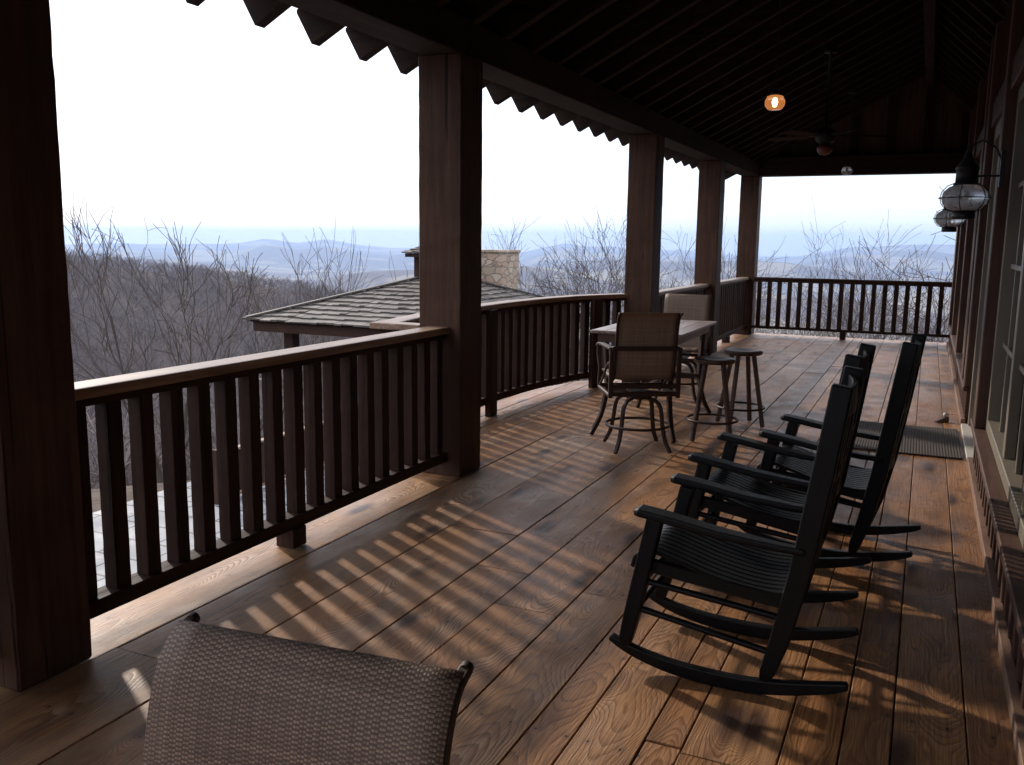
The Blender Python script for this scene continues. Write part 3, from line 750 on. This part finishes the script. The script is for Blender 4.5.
def stool():
    r=thing('bar_stool','','stool',(0,0,0),0,'backless round bar stools')
    MB().lathe([(0,.640),(.150,.640),(.168,.650),(.170,.668),(.160,.680),(.10,.674),(0,.668)],n=28).build('seat',M['stool'],r)
    for k in range(4):
        a=math.pi/4+k*math.pi/2; c_,s_=math.cos(a),math.sin(a)
        MB().sweep([(c_*.10,s_*.10,.639),(c_*.215,s_*.215,.006)],.034,.034,up=(-s_,c_,0)).build('leg',M['stool'],r,bevel=.006,seg=2)
    MB().tube([(.205*math.cos(t*math.pi/18),.205*math.sin(t*math.pi/18),.17) for t in range(36)],.010,8,closed=True).build('foot_ring',M['bronze'],r)
    return r
s1=stool(); s1.location=(-1.53,7.27,0); s1.rotation_euler=(0,0,.2); s1['label']='backless round bar stool nearer to the camera, overlapping the other stool'
dup(s1,(-1.43,7.98,0),.55,'backless round bar stool standing behind the first stool')

mt=MB(); mt.box(-.45,.43,-.60,.60,0,.012); o=mt.build('doormat',M['mat'],bevel=.004); o.location=(-.08,8.04,.002); o.rotation_euler=(0,0,R(.5)); tag(o,'dark ribbed doormat lying on the boards before the house door','doormat')
# small door stop lying beyond the mat
ds=thing('door_stop','small door stop with a pale top lying on the boards beyond the doormat','door stop',(.21,9.02,.001),.4)
t=MB(); t.prism([(-.06,0),(.07,0),(.07,.045),(.05,.05)],-.022,.022,M=Matrix(((1,0,0,0),(0,0,1,0),(0,1,0,0),(0,0,0,1)))); t.build('wedge',M['stool'],ds,bevel=.003)
MB().lathe([(0,.048),(.02,.05),(.026,.065),(.018,.082),(0,.088)],c=(.045,0,0),n=12).build('knob',M['stone_sill'],ds)

# ------------------------------------------------------------------ terrain
def interp(x,xs,ys): return float(np.interp(x,xs,ys))
hill_az=[-20,10,20,26,32.0,36.4,40.6,44.1,46.9,49.5,51.4,54.5,62,80]
hill_el=[-14,-9,-6.5,-5.2,-4.15,-3.25,-2.45,-1.9,-1.58,-1.25,-1.0,-.55,-.2,-.2]
far_az=[-12,-4.7,-1.28,1.75,4.1,6.0,8.35,10.7,13.1,16.8,20.6,21.5,22.8,24.4,26.9,32,35.4,36.6,38.2,40.4,41.7,51.4,54.5,70]
far_el=[.1,.23,.19,.03,.0,-.38,-.82,-.72,-.40,-.30,-.20,-.02,-.34,-.62,-.56,-.50,-.14,.08,-.20,-.04,-.26,-.45,-.40,-.4]
rs_k=[0,17,20,26,35,60,100,200,350,600,1200,2500,4500,60000]
hs_k=[-3.05,-3.05,-3.6,-6.2,-10,-19,-32,-62,-95,-150,-260,-360,-410,-430]
rng=np.random.RandomState(3)
wv=[(rng.uniform(0,6.28),rng.uniform(.5,2.2),rng.uniform(0,6.28)) for _ in range(28)]
def fbm(x,y,s):
    z=0
    for i,(a,f_,p) in enumerate(wv):
        k=f_*(1+i*.28)/s; z=z+np.sin((x*np.cos(a)+y*np.sin(a))*k+p)/(1+i*.35)
    return z
def height(x,y):
    r=np.hypot(x,y); az=np.degrees(np.arctan2(-x,y))
    h=np.interp(r,rs_k,hs_k)
    h=h+np.clip((r-18)/60,0,1)*fbm(x,y,120)*.8*np.clip(r/150,.2,1)
    h=h+np.clip((r-1200)/2500,0,1)*fbm(x,y,2600)*22
    # wooded shoulder on the left
    pk=1.6+900*np.tan(np.radians(np.interp(az,hill_az,hill_el)))
    hill=pk-np.where(r<900,(900-r)*.125+((900-r)/900)**2*14,(r-900)*.22)+fbm(x,y,150)*.9-6
    h=np.where(az>8,np.maximum(h,hill),h)
    # middle ridges in the valley
    for R0,Wd_,am,ph in ((4200,600,120,.3),(6600,800,170,1.7),(10000,1100,215,3.1)):
        h=h+am*np.exp(-((r-R0-500*np.sin(np.radians(az)*5+ph))/Wd_)**2)*(.62+.38*np.sin(np.radians(az)*9+ph*2)+.10*np.sin(np.radians(az)*31+ph))
    pk2=1.6+22000*np.tan(np.radians(np.interp(az,far_az,far_el)))
    prof=np.exp(-((r-22000)/3600)**2)
    crest=np.sin(np.radians(az)*37+1)*14+np.sin(np.radians(az)*83)*9+np.sin(np.radians(az)*171+2)*5
    pk1=1.6+15500*np.tan(np.radians(np.interp(az,far_az,far_el)-.42))+crest*2.2
    h=np.maximum(h,-430+(pk1+430)*np.exp(-((r-15500)/1900)**2))
    h=np.where(r>14000,np.maximum(h,-430+(pk2+crest+430)*prof+fbm(x,y,900)*5*np.clip(prof,0,.8)*(1-prof)*4),h)
    return h
azs=np.radians(np.concatenate([np.arange(-180,-14,3.0),np.arange(-14,64,.30),np.arange(64,180,3.0)]))
rads=[0,4,8,12,16,18]
while rads[-1]<36000: rads.append(rads[-1]*1.045+.2)
rads=np.array(rads)
A,Rd=np.meshgrid(azs,rads)
Xg=-Rd*np.sin(A); Yg=Rd*np.cos(A); Zg=height(Xg,Yg)
Zg=np.where(Rd<17,-3.05,Zg)
na=len(azs); nr=len(rads)
V=np.stack([Xg,Yg,Zg],-1).reshape(-1,3)
idx=np.arange(nr*na).reshape(nr,na)
a_=idx[:-1,:]; b__=np.roll(idx,-1,1)[:-1,:]; c__=np.roll(idx,-1,1)[1:,:]; d__=idx[1:,:]
Fq=np.stack([a_,b__,c__,d__],-1).reshape(-1,4)
def npmesh(name,V,Fq,mat,k,smooth=True):
    me=bpy.data.meshes.new(name); me.vertices.add(len(V)); me.vertices.foreach_set('co',V.astype(np.float32).ravel())
    me.loops.add(len(Fq)*k); me.loops.foreach_set('vertex_index',Fq.astype(np.int32).ravel())
    me.polygons.add(len(Fq)); me.polygons.foreach_set('loop_start',np.arange(0,len(Fq)*k,k,dtype=np.int32))
    me.update(calc_edges=True); me.polygons.foreach_set('use_smooth',np.full(len(Fq),smooth)); me.validate()
    me.materials.append(mat); o=bpy.data.objects.new(name,me); COL.objects.link(o); return o
g=npmesh('ground',V,Fq[:, ::-1],M['ground'],4); tag(g,kind='structure')
HZ=lambda x,y: float(height(np.array([x]),np.array([y]))[0])

# patio
t=MB(); t.prism([(-3.6,2),(-3.6,15.6),(-9.6,15.6),(-12.2,13.2),(-12.2,9.9),(-11.6,6),(-11,2)],-3.06,-2.90)
tag(t.build('patio',M['patio']),kind='structure')
# lower railing at patio edge
lr=thing('lower_railing','dark lower railing on the paved terrace seen between the near balusters','railing',(-10.75,13.2,-2.9))
MB().box(-10.82,-10.68,11.3,15.4,-2.04,-2.0).build('rail_cap',M['cap'],lr,world=True,bevel=.005)
MB().box(-10.79,-10.71,11.3,15.4,-2.86,-2.80).build('bottom_rail',M['cap'],lr,world=True,bevel=.005)
for k in range(24): MB().box(-10.79,-10.71,11.35+k*.17,11.43+k*.17,-2.80,-2.041).build('baluster',M['balz'],lr,world=True)
for yy in (11.3,13.3,15.4): MB().box(-10.81,-10.69,yy-.06,yy+.06,-2.9,-1.95).build('rail_post',M['balz'],lr,world=True,bevel=.004)

# ------------------------------------------------------------------ pavilion
pv=thing('pavilion','low timber pavilion with a weathered shake hip roof and louvred cupola','pavilion',(-11.6,20.2,-2.9))
X0,X1,Y0,Y1,ZE=-14.7,-8.5,16.6,23.8,-.35; CX,CY,ZP=-11.4,20.2,.72
# shakes laid in courses on each plane
def plane_shakes(mb,A,B,P,rows,seed):
    """plane from eave edge A-B up to peak P (triangle)"""
    rr=random.Random(seed); A=Vector(A);B=Vector(B);P=Vector(P)
    e=(B-A); Lx=e.length; ex=e/Lx
    foot=A+ex*((P-A).dot(ex)); up=(P-foot); Lh=up.length; uh=up/Lh; nrm=ex.cross(uh).normalized()
    if nrm.z<0: nrm=-nrm
    pa=(P-A).dot(ex)
    for j in range(rows):
        v0=Lh*j/rows-.03; v1=Lh*(j+1)/rows+.10
        k=max(0,min(1,(Lh*j/rows)/Lh)); xa=pa*k; xb=Lx-(Lx-pa)*k
        if j==0: xa-=.0
        x=xa-rr.uniform(0,.1)
        while x<xb:
            w=rr.uniform(.14,.32); x2=min(x+w,xb+.05); 
            if x2-x<.04: break
            dd=rr.uniform(-.035,.03); th=rr.uniform(.022,.045)
            k1=min(1,max(0,v1/Lh)); la=pa*k1; lb=Lx-(Lx-pa)*k1
            xt0=max(x,la-.02) if x<pa else x; xt1=min(x2,lb+.02) if x2>pa else x2
            if xt1-xt0<.01: xt0=xt1-.01
            p=[A+ex*x+uh*(v0+dd),A+ex*(x2-.008)+uh*(v0+dd),A+ex*xt1+uh*v1,A+ex*xt0+uh*v1]
            lo=.055; vs=[q+nrm*(.0) for q in p]; 
            vs=[p[0]+nrm*(lo-th*.2),p[1]+nrm*(lo-th*.2),p[2]+nrm*.012,p[3]+nrm*.012,p[0]+nrm*(lo+th),p[1]+nrm*(lo+th),p[2]+nrm*.030,p[3]+nrm*.030]
            mb.add(vs,[(0,3,2,1),(4,5,6,7),(0,1,5,4),(1,2,6,5),(2,3,7,6),(3,0,4,7)],at=(rr.random(),rr.random(),0))
            x=x2
c=[(X0,Y0,ZE),(X1,Y0,ZE),(X1,Y1,ZE),(X0,Y1,ZE)]; pk=(CX,CY,ZP)
t=MB()
for i in range(4): plane_shakes(t,c[i],c[(i+1)%4],pk,13,20+i)
rf_=t.build('roof',M['shake'],pv,world=True,fix=True)
t=MB()
for q in c: t.bar(Vector(q)+Vector((0,0,.10)),Vector(pk)+Vector((0,0,.10)),.20,.035)
t.build('hip_cap',M['shake'],pv,world=True)
t=MB(); t.add(list(c)+[pk],[(0,1,4),(1,2,4),(2,3,4),(3,0,4),(3,2,1,0)]); t.build('roof_boards',M['roofx'],pv,world=True)
t=MB(); g_=.12
for (a,b2) in ((c[0],c[1]),(c[1],c[2]),(c[2],c[3]),(c[3],c[0])):
    a=Vector(a);b2=Vector(b2); inn=(Vector((CX,CY,ZE))-(a+b2)/2).normalized()*g_
    t.bar(a+inn+Vector((0,0,-.12)),b2+inn+Vector((0,0,-.12)),.06,.22,ext=-.15)
t.build('fascia',M['baly'],pv,world=True)
for x in (X0+.75,CX,X1-.75):
    for y in (Y0+.75,Y1-.75): MB().box(x-.13,x+.13,y-.13,y+.13,-2.95 if y<18 else -5.5,ZE-.01).build('post',M['balz'],pv,world=True)
# cupola
cu=MB().box(CX-.50,CX+.50,CY-.50,CY+.50,.35,1.22).build('cupola',M['balz'],pv,world=True,bevel=.01)
lv=MB()
for k in range(9):
    z=.50+k*.075
    lv.box(CX-.38,CX+.38,CY-.53,CY-.502,z,z+.05); lv.box(CX+.502,CX+.53,CY-.38,CY+.38,z,z+.05)
lv.build('louvre',M['roofx'],pv,world=True)
q=[(CX-.66,CY-.66,1.27),(CX+.66,CY-.66,1.27),(CX+.66,CY+.66,1.27),(CX-.66,CY+.66,1.27)]; pq=(CX,CY,1.55)
t=MB()
for i in range(4): plane_shakes(t,q[i],q[(i+1)%4],pq,5,40+i)
t.build('cupola_roof',M['shake'],pv,world=True)
t=MB(); t.prism([(a_[0],a_[1]) for a_ in q],1.19,1.285); t.build('cupola_eave',M['balx'],pv,world=True)
ch=thing('stone_chimney','broad tan fieldstone chimney rising beside the pavilion roof','chimney',(-10.85,22.6,-2.9))
MB().box(-11.9,-10.50,22.0,23.1,-5.5,1.30).build('stack',M['stone'],ch,world=True,bevel=.02)
MB().box(-11.94,-10.46,21.96,23.14,1.303,1.38).build('cap_stone',M['stone'],ch,world=True,bevel=.015)

# ------------------------------------------------------------------ bare trees
def make_tree(name,loc,H,label,seed,spread=1.0,lean=(0,0),stems=1,mat='bark',rb=None,up=.12,group='bare winter trees below the porch',depth=5,full=0,thin=.0058):
    rr=random.Random(seed); root=thing(name,label,'tree',loc,0,group)
    trunk=MB(); crown=MB(); cnt=[0]
    def rv(): return Vector((rr.gauss(0,1),rr.gauss(0,1),rr.gauss(0,1)))
    def branch(p,d,L_,r,lev):
        nseg=max(3,int(L_/.35)) if lev<2 else (4 if lev<4 else 3)
        pts=[p.copy()]; dirs=[d.copy()]; q=p.copy(); dd=d.copy()
        for i in range(nseg):
            dd=(dd+rv()*(.07 if lev<2 else .15)+Vector((0,0,.05*up*3))).normalized(); q=q+dd*L_/nseg; pts.append(q.copy()); dirs.append(dd.copy())
        tip=.45 if lev<depth-1 else .3
        rad=[max(thin,r*(1-(1-tip)*i/nseg)) for i in range(nseg+1)]
        (trunk if lev==0 else crown).tube(pts,rad,8 if lev==0 else (5 if lev<3 else 3),cap=False)
        cnt[0]+=1
        if lev>=depth: return
        nch=({0:rr.randint(3,4),1:rr.randint(3,4),2:rr.randint(3,4),3:rr.randint(3,4),4:3}).get(lev,3)+(full if lev<4 else 0)
        for k in range(nch):
            t_=rr.uniform(.30,1) if lev else rr.uniform(.45,1)
            if k==0: t_=1
            i=min(nseg,max(1,int(round(t_*nseg)))); bp=pts[i]; bd=dirs[i]
            side=bd.cross(rv()).normalized(); ang=R(rr.uniform(20,48))*spread if k else R(rr.uniform(5,18))
            nd=(bd*math.cos(ang)+side*math.sin(ang)+Vector((0,0,up*.3))).normalized()
            branch(bp,nd,L_*rr.uniform(.55,.82)*(1 if lev else 1.05),rad[i]*rr.uniform(.56,.80),lev+1)
    for s in range(stems):
        d0=Vector((lean[0]+rr.uniform(-.25,.25)*(stems>1),lean[1]+rr.uniform(-.25,.25)*(stems>1),1)).normalized()
        branch(Vector((rr.uniform(-.2,.2)*(stems>1),rr.uniform(-.2,.2)*(stems>1),-.3)),d0,H*.40,(rb or H*.0125)/(stems**.4),0)
    # scale the whole tree to its height
    zs=sorted(v[2] for v in crown.v); mz=zs[int(len(zs)*.996)]; k=H/mz
    for mb in (trunk,crown): mb.v=[(a*k,b2*k,c2*k) for a,b2,c2 in mb.v]
    trunk.build('trunk',M[mat],root,fix=False); crown.build('crown',M[mat],root,fix=False)
    return root
def place(azd,dist,el_top,seed,label,**kw):
    if seed<110: kw.setdefault('rb',.15); kw.setdefault('up',.25); kw.setdefault('depth',4); kw.setdefault('thin',.0085)
    else: kw.setdefault('rb',.12)
    a=R(azd); x,y=-dist*math.sin(a),dist*math.cos(a); z=HZ(x,y)
    top=1.6+dist*math.tan(R(el_top)); H=top-z
    return make_tree('bare_tree',(x,y,z),H,label,seed,**kw)
place(46.4,27,1.7,101,'spreading bare tree nearest the left post, reaching highest against the sky',stems=2,spread=.85)
place(43.4,30,1.25,102,'slim upright bare tree in front of the wooded ridge, second from the left',stems=2,spread=.75)
place(41.0,33,.35,104,'thin bare tree standing where the ridge meets the valley',stems=2,spread=.8)
place(38.3,36,-.1,105,'bare tree just left of the pavilion roof, in front of the blue valley',spread=.8,stems=2)
place(36.6,38,-.5,106,'small bare tree above the eave corner of the pavilion',spread=.8)
place(24.0,30,.9,111,'bare tree just right of the stone chimney',spread=.95)
place(20.9,27,1.35,112,'widest bare tree above the curved railing',stems=3,spread=1.0)
place(18.9,29,1.1,113,'leaning bare tree left of the post behind the table',stems=2,lean=(.15,.0))
place(15.6,34,.0,114,'bare tree in the gap right of the post behind the table',stems=2)
place(14.1,31,.5,115,'taller bare tree close to the second farthest post',stems=2)
place(8.6,36,-.9,121,'low bare tree next to the far corner post',stems=2)
place(6.0,30,.15,122,'rounded bare tree over the left part of the far railing',stems=3,spread=1.05)
place(4.6,34,.9,123,'bare tree with a tall thin spire over the far railing',spread=.7)
place(2.4,31,.5,124,'rounded bare tree over the middle of the far railing',stems=2,spread=.95,depth=5)
place(.4,33,.5,125,'bare tree over the right part of the far railing',stems=2,spread=.9,depth=4,thin=.008)
place(-2.1,22,3.4,126,'large bare tree reaching in beside the lanterns from the right',stems=2,spread=1.1,depth=4,thin=.008)
# fallen pale limbs in the wood
for i,(azd,dist,dz,ln) in enumerate(((46.9,24,3.4,2.6),(42.9,26,4.2,1.6),(47.8,30,1.2,5.0))):
    a=R(azd); x,y=-dist*math.sin(a),dist*math.cos(a); z=HZ(x,y)
    rr=random.Random(i+5); p=Vector((0,0,0)); pts=[p.copy()]; d=Vector((.9,.3,-.35 if i<2 else .02)).normalized()
    for k in range(7): p=p+d*ln/7; d=(d+Vector((rr.uniform(-.25,.25),rr.uniform(-.25,.25),rr.uniform(-.3,.3)))).normalized(); pts.append(p.copy())
    o=MB().tube(pts,[.06-.005*k for k in range(8)],6).build('broken_limb',M['barkpale'],fix=False); o.location=(x,y,z+dz)
    tag(o,['pale snapped limb caught in the spreading bare tree nearest the left post','short pale snapped limb caught beside the slim bare tree','long pale fallen limb low in the left wood'][i],'broken limb')

# far woods as one mass
def wood_mass():
    rr=np.random.RandomState(5); temps=[]
    for k in range(5):
        r_=random.Random(900+k); mb=[]
        def br(p,d,L_,r,lev):
            e=p+d*L_; mb.append((p.copy(),e.copy(),r,r*.45))
            if lev>=3: return
            for q in range(4 if lev<2 else 3):
                s=Vector((r_.gauss(0,1),r_.gauss(0,1),r_.gauss(0,1))); sd=d.cross(s).normalized(); an=R(r_.uniform(20,48))
                nd=(d*math.cos(an)+sd*math.sin(an)+Vector((0,0,.12))).normalized(); br(p+d*L_*r_.uniform(.45,1),nd,L_*r_.uniform(.5,.72),r*.55,lev+1)
        br(Vector((0,0,-.05)),Vector((r_.uniform(-.08,.08),r_.uniform(-.08,.08),1)).normalized(),.50,.013,0)
        vs=[];fs=[]
        for p,e,ra,rb in mb:
            d=(e-p).normalized(); x=d.orthogonal().normalized(); y=d.cross(x); o=len(vs)
            for c0,r0 in ((p,ra),(e,rb)):
                for t in range(3):
                    a=2.094*t; v=c0+(x*math.cos(a)+y*math.sin(a))*r0; vs.append((v.x,v.y,v.z))
            for t in range(3): fs.append((o+t,o+(t+1)%3,o+3+(t+1)%3,o+3+t))
        vs=np.array(vs); vs/=vs[:,2].max(); temps.append((vs,np.array(fs)))
    VS=[];FS=[];off=0
    bands=[(40,70,200,7.5),(70,130,700,10.5),(130,260,1100,12.5),(260,480,1300,13),(480,960,3600,13)]
    for r0,r1,n_,h_ in bands:
        for i in range(n_):
            r=math.sqrt(rr.uniform(r0*r0,r1*r1)); az=math.radians(rr.uniform(33 if r>130 else -8,58))
            if r>260: r=rr.uniform(r0,r1)
            x,y=-r*math.sin(az),r*math.cos(az)
            vs,fs=temps[rr.randint(5)]; a=rr.uniform(0,6.28); H=h_*rr.uniform(.7,1.15); w=H*rr.uniform(.85,1.3)*(1+.0008*r)
            ca,sa=math.cos(a),math.sin(a)
            tk=1+ r*.0022
            X=(vs[:,0]*ca-vs[:,1]*sa)*w+x; Y=(vs[:,0]*sa+vs[:,1]*ca)*w+y; Z=vs[:,2]*H+HZ(x,y)-.3
            VS.append(np.stack([X,Y,Z],-1)); FS.append(fs+off); off+=len(vs)
    o=npmesh('far_woods',np.concatenate(VS),np.concatenate(FS),M['twigs'],4,False)
    tag(o,'brown leafless forest covering the slope and ridge beyond the porch','forest',kind='stuff')
wood_mass()

# ------------------------------------------------------------------ air
hz=MB().box(-36500,36500,-36500,36500,-1200,420).build('haze',M['iron'])
m=bpy.data.materials.new('valley haze'); m.use_nodes=True; nt=m.node_tree; nt.nodes.clear()
out=nt.nodes.new('ShaderNodeOutputMaterial'); pvn=nt.nodes.new('ShaderNodeVolumePrincipled')
pvn.inputs['Color'].default_value=(.47,.66,1,1); pvn.inputs['Density'].default_value=6e-5; pvn.inputs['Anisotropy'].default_value=.25
nt.links.new(pvn.outputs[0],out.inputs['Volume']); hz.data.materials.clear(); hz.data.materials.append(m); tag(hz,kind='stuff')

# ------------------------------------------------------------------ light
w=bpy.data.worlds.new('World'); scene.world=w; w.use_nodes=True; nt=w.node_tree; n=N(nt)
bg=nt.nodes['Background']
sky=n('ShaderNodeTexSky',sky_type='NISHITA',sun_disc=False,sun_elevation=SUN_EL,altitude=600,air_density=1.0,dust_density=.9,ozone_density=1.6)
sky.sun_rotation=math.atan2(SUN_AZ_VEC.x,SUN_AZ_VEC.y)
tc=n('ShaderNodeTexCoord').outputs['Generated']
sx=n('ShaderNodeSeparateXYZ'); nt.links.new(tc,sx.inputs[0]); dz=n.math('MAXIMUM',sx.outputs[2],.015)
cb=n('ShaderNodeCombineXYZ'); nt.links.new(n.math('DIVIDE',sx.outputs[0],dz),cb.inputs[0]); nt.links.new(n.math('DIVIDE',sx.outputs[1],dz),cb.inputs[1])
nn=n.noise(n.map(cb.outputs[0],(.10,.30,1)),1.0,6,.55,.3)
cov=n.ramp(nn,[(.42,0),(.60,1)])
veil=n.ramp(sx.outputs[2],[(.0,.30),(.035,.36),(.09,.6),(.20,.95)])
fac=n.math('MAXIMUM',n.math('MULTIPLY',cov,n.ramp(sx.outputs[2],[(.0,.0),(.03,.28),(.08,.8)])),veil)
cloudcol=n.mix(nn,(6.4,7.0,8.8),(13.0,12.8,13.2))
mx=n.mix(fac,sky.outputs[0],cloudcol); nt.links.new(mx,bg.inputs[0]); bg.inputs[1].default_value=.125
sl=bpy.data.lights.new('sun','SUN'); sl.energy=2.5; sl.angle=R(2.5); sl.color=(1,.90,.78)
so=bpy.data.objects.new('sun',sl); COL.objects.link(so)
dirv=Vector((SUN_AZ_VEC.x*math.cos(SUN_EL),SUN_AZ_VEC.y*math.cos(SUN_EL),math.sin(SUN_EL)))
so.rotation_euler=dirv.to_track_quat('Z','Y').to_euler(); so.location=(-20,10,20)
vs=scene.view_settings; vs.view_transform='Standard'; vs.look='None'; vs.gamma=1; vs.exposure=0.58; vs.use_curve_mapping=False
scene.cycles.max_bounces=7; scene.cycles.diffuse_bounces=4; scene.cycles.transmission_bounces=6; scene.cycles.use_denoising=True
scene.cycles.sample_clamp_indirect=6
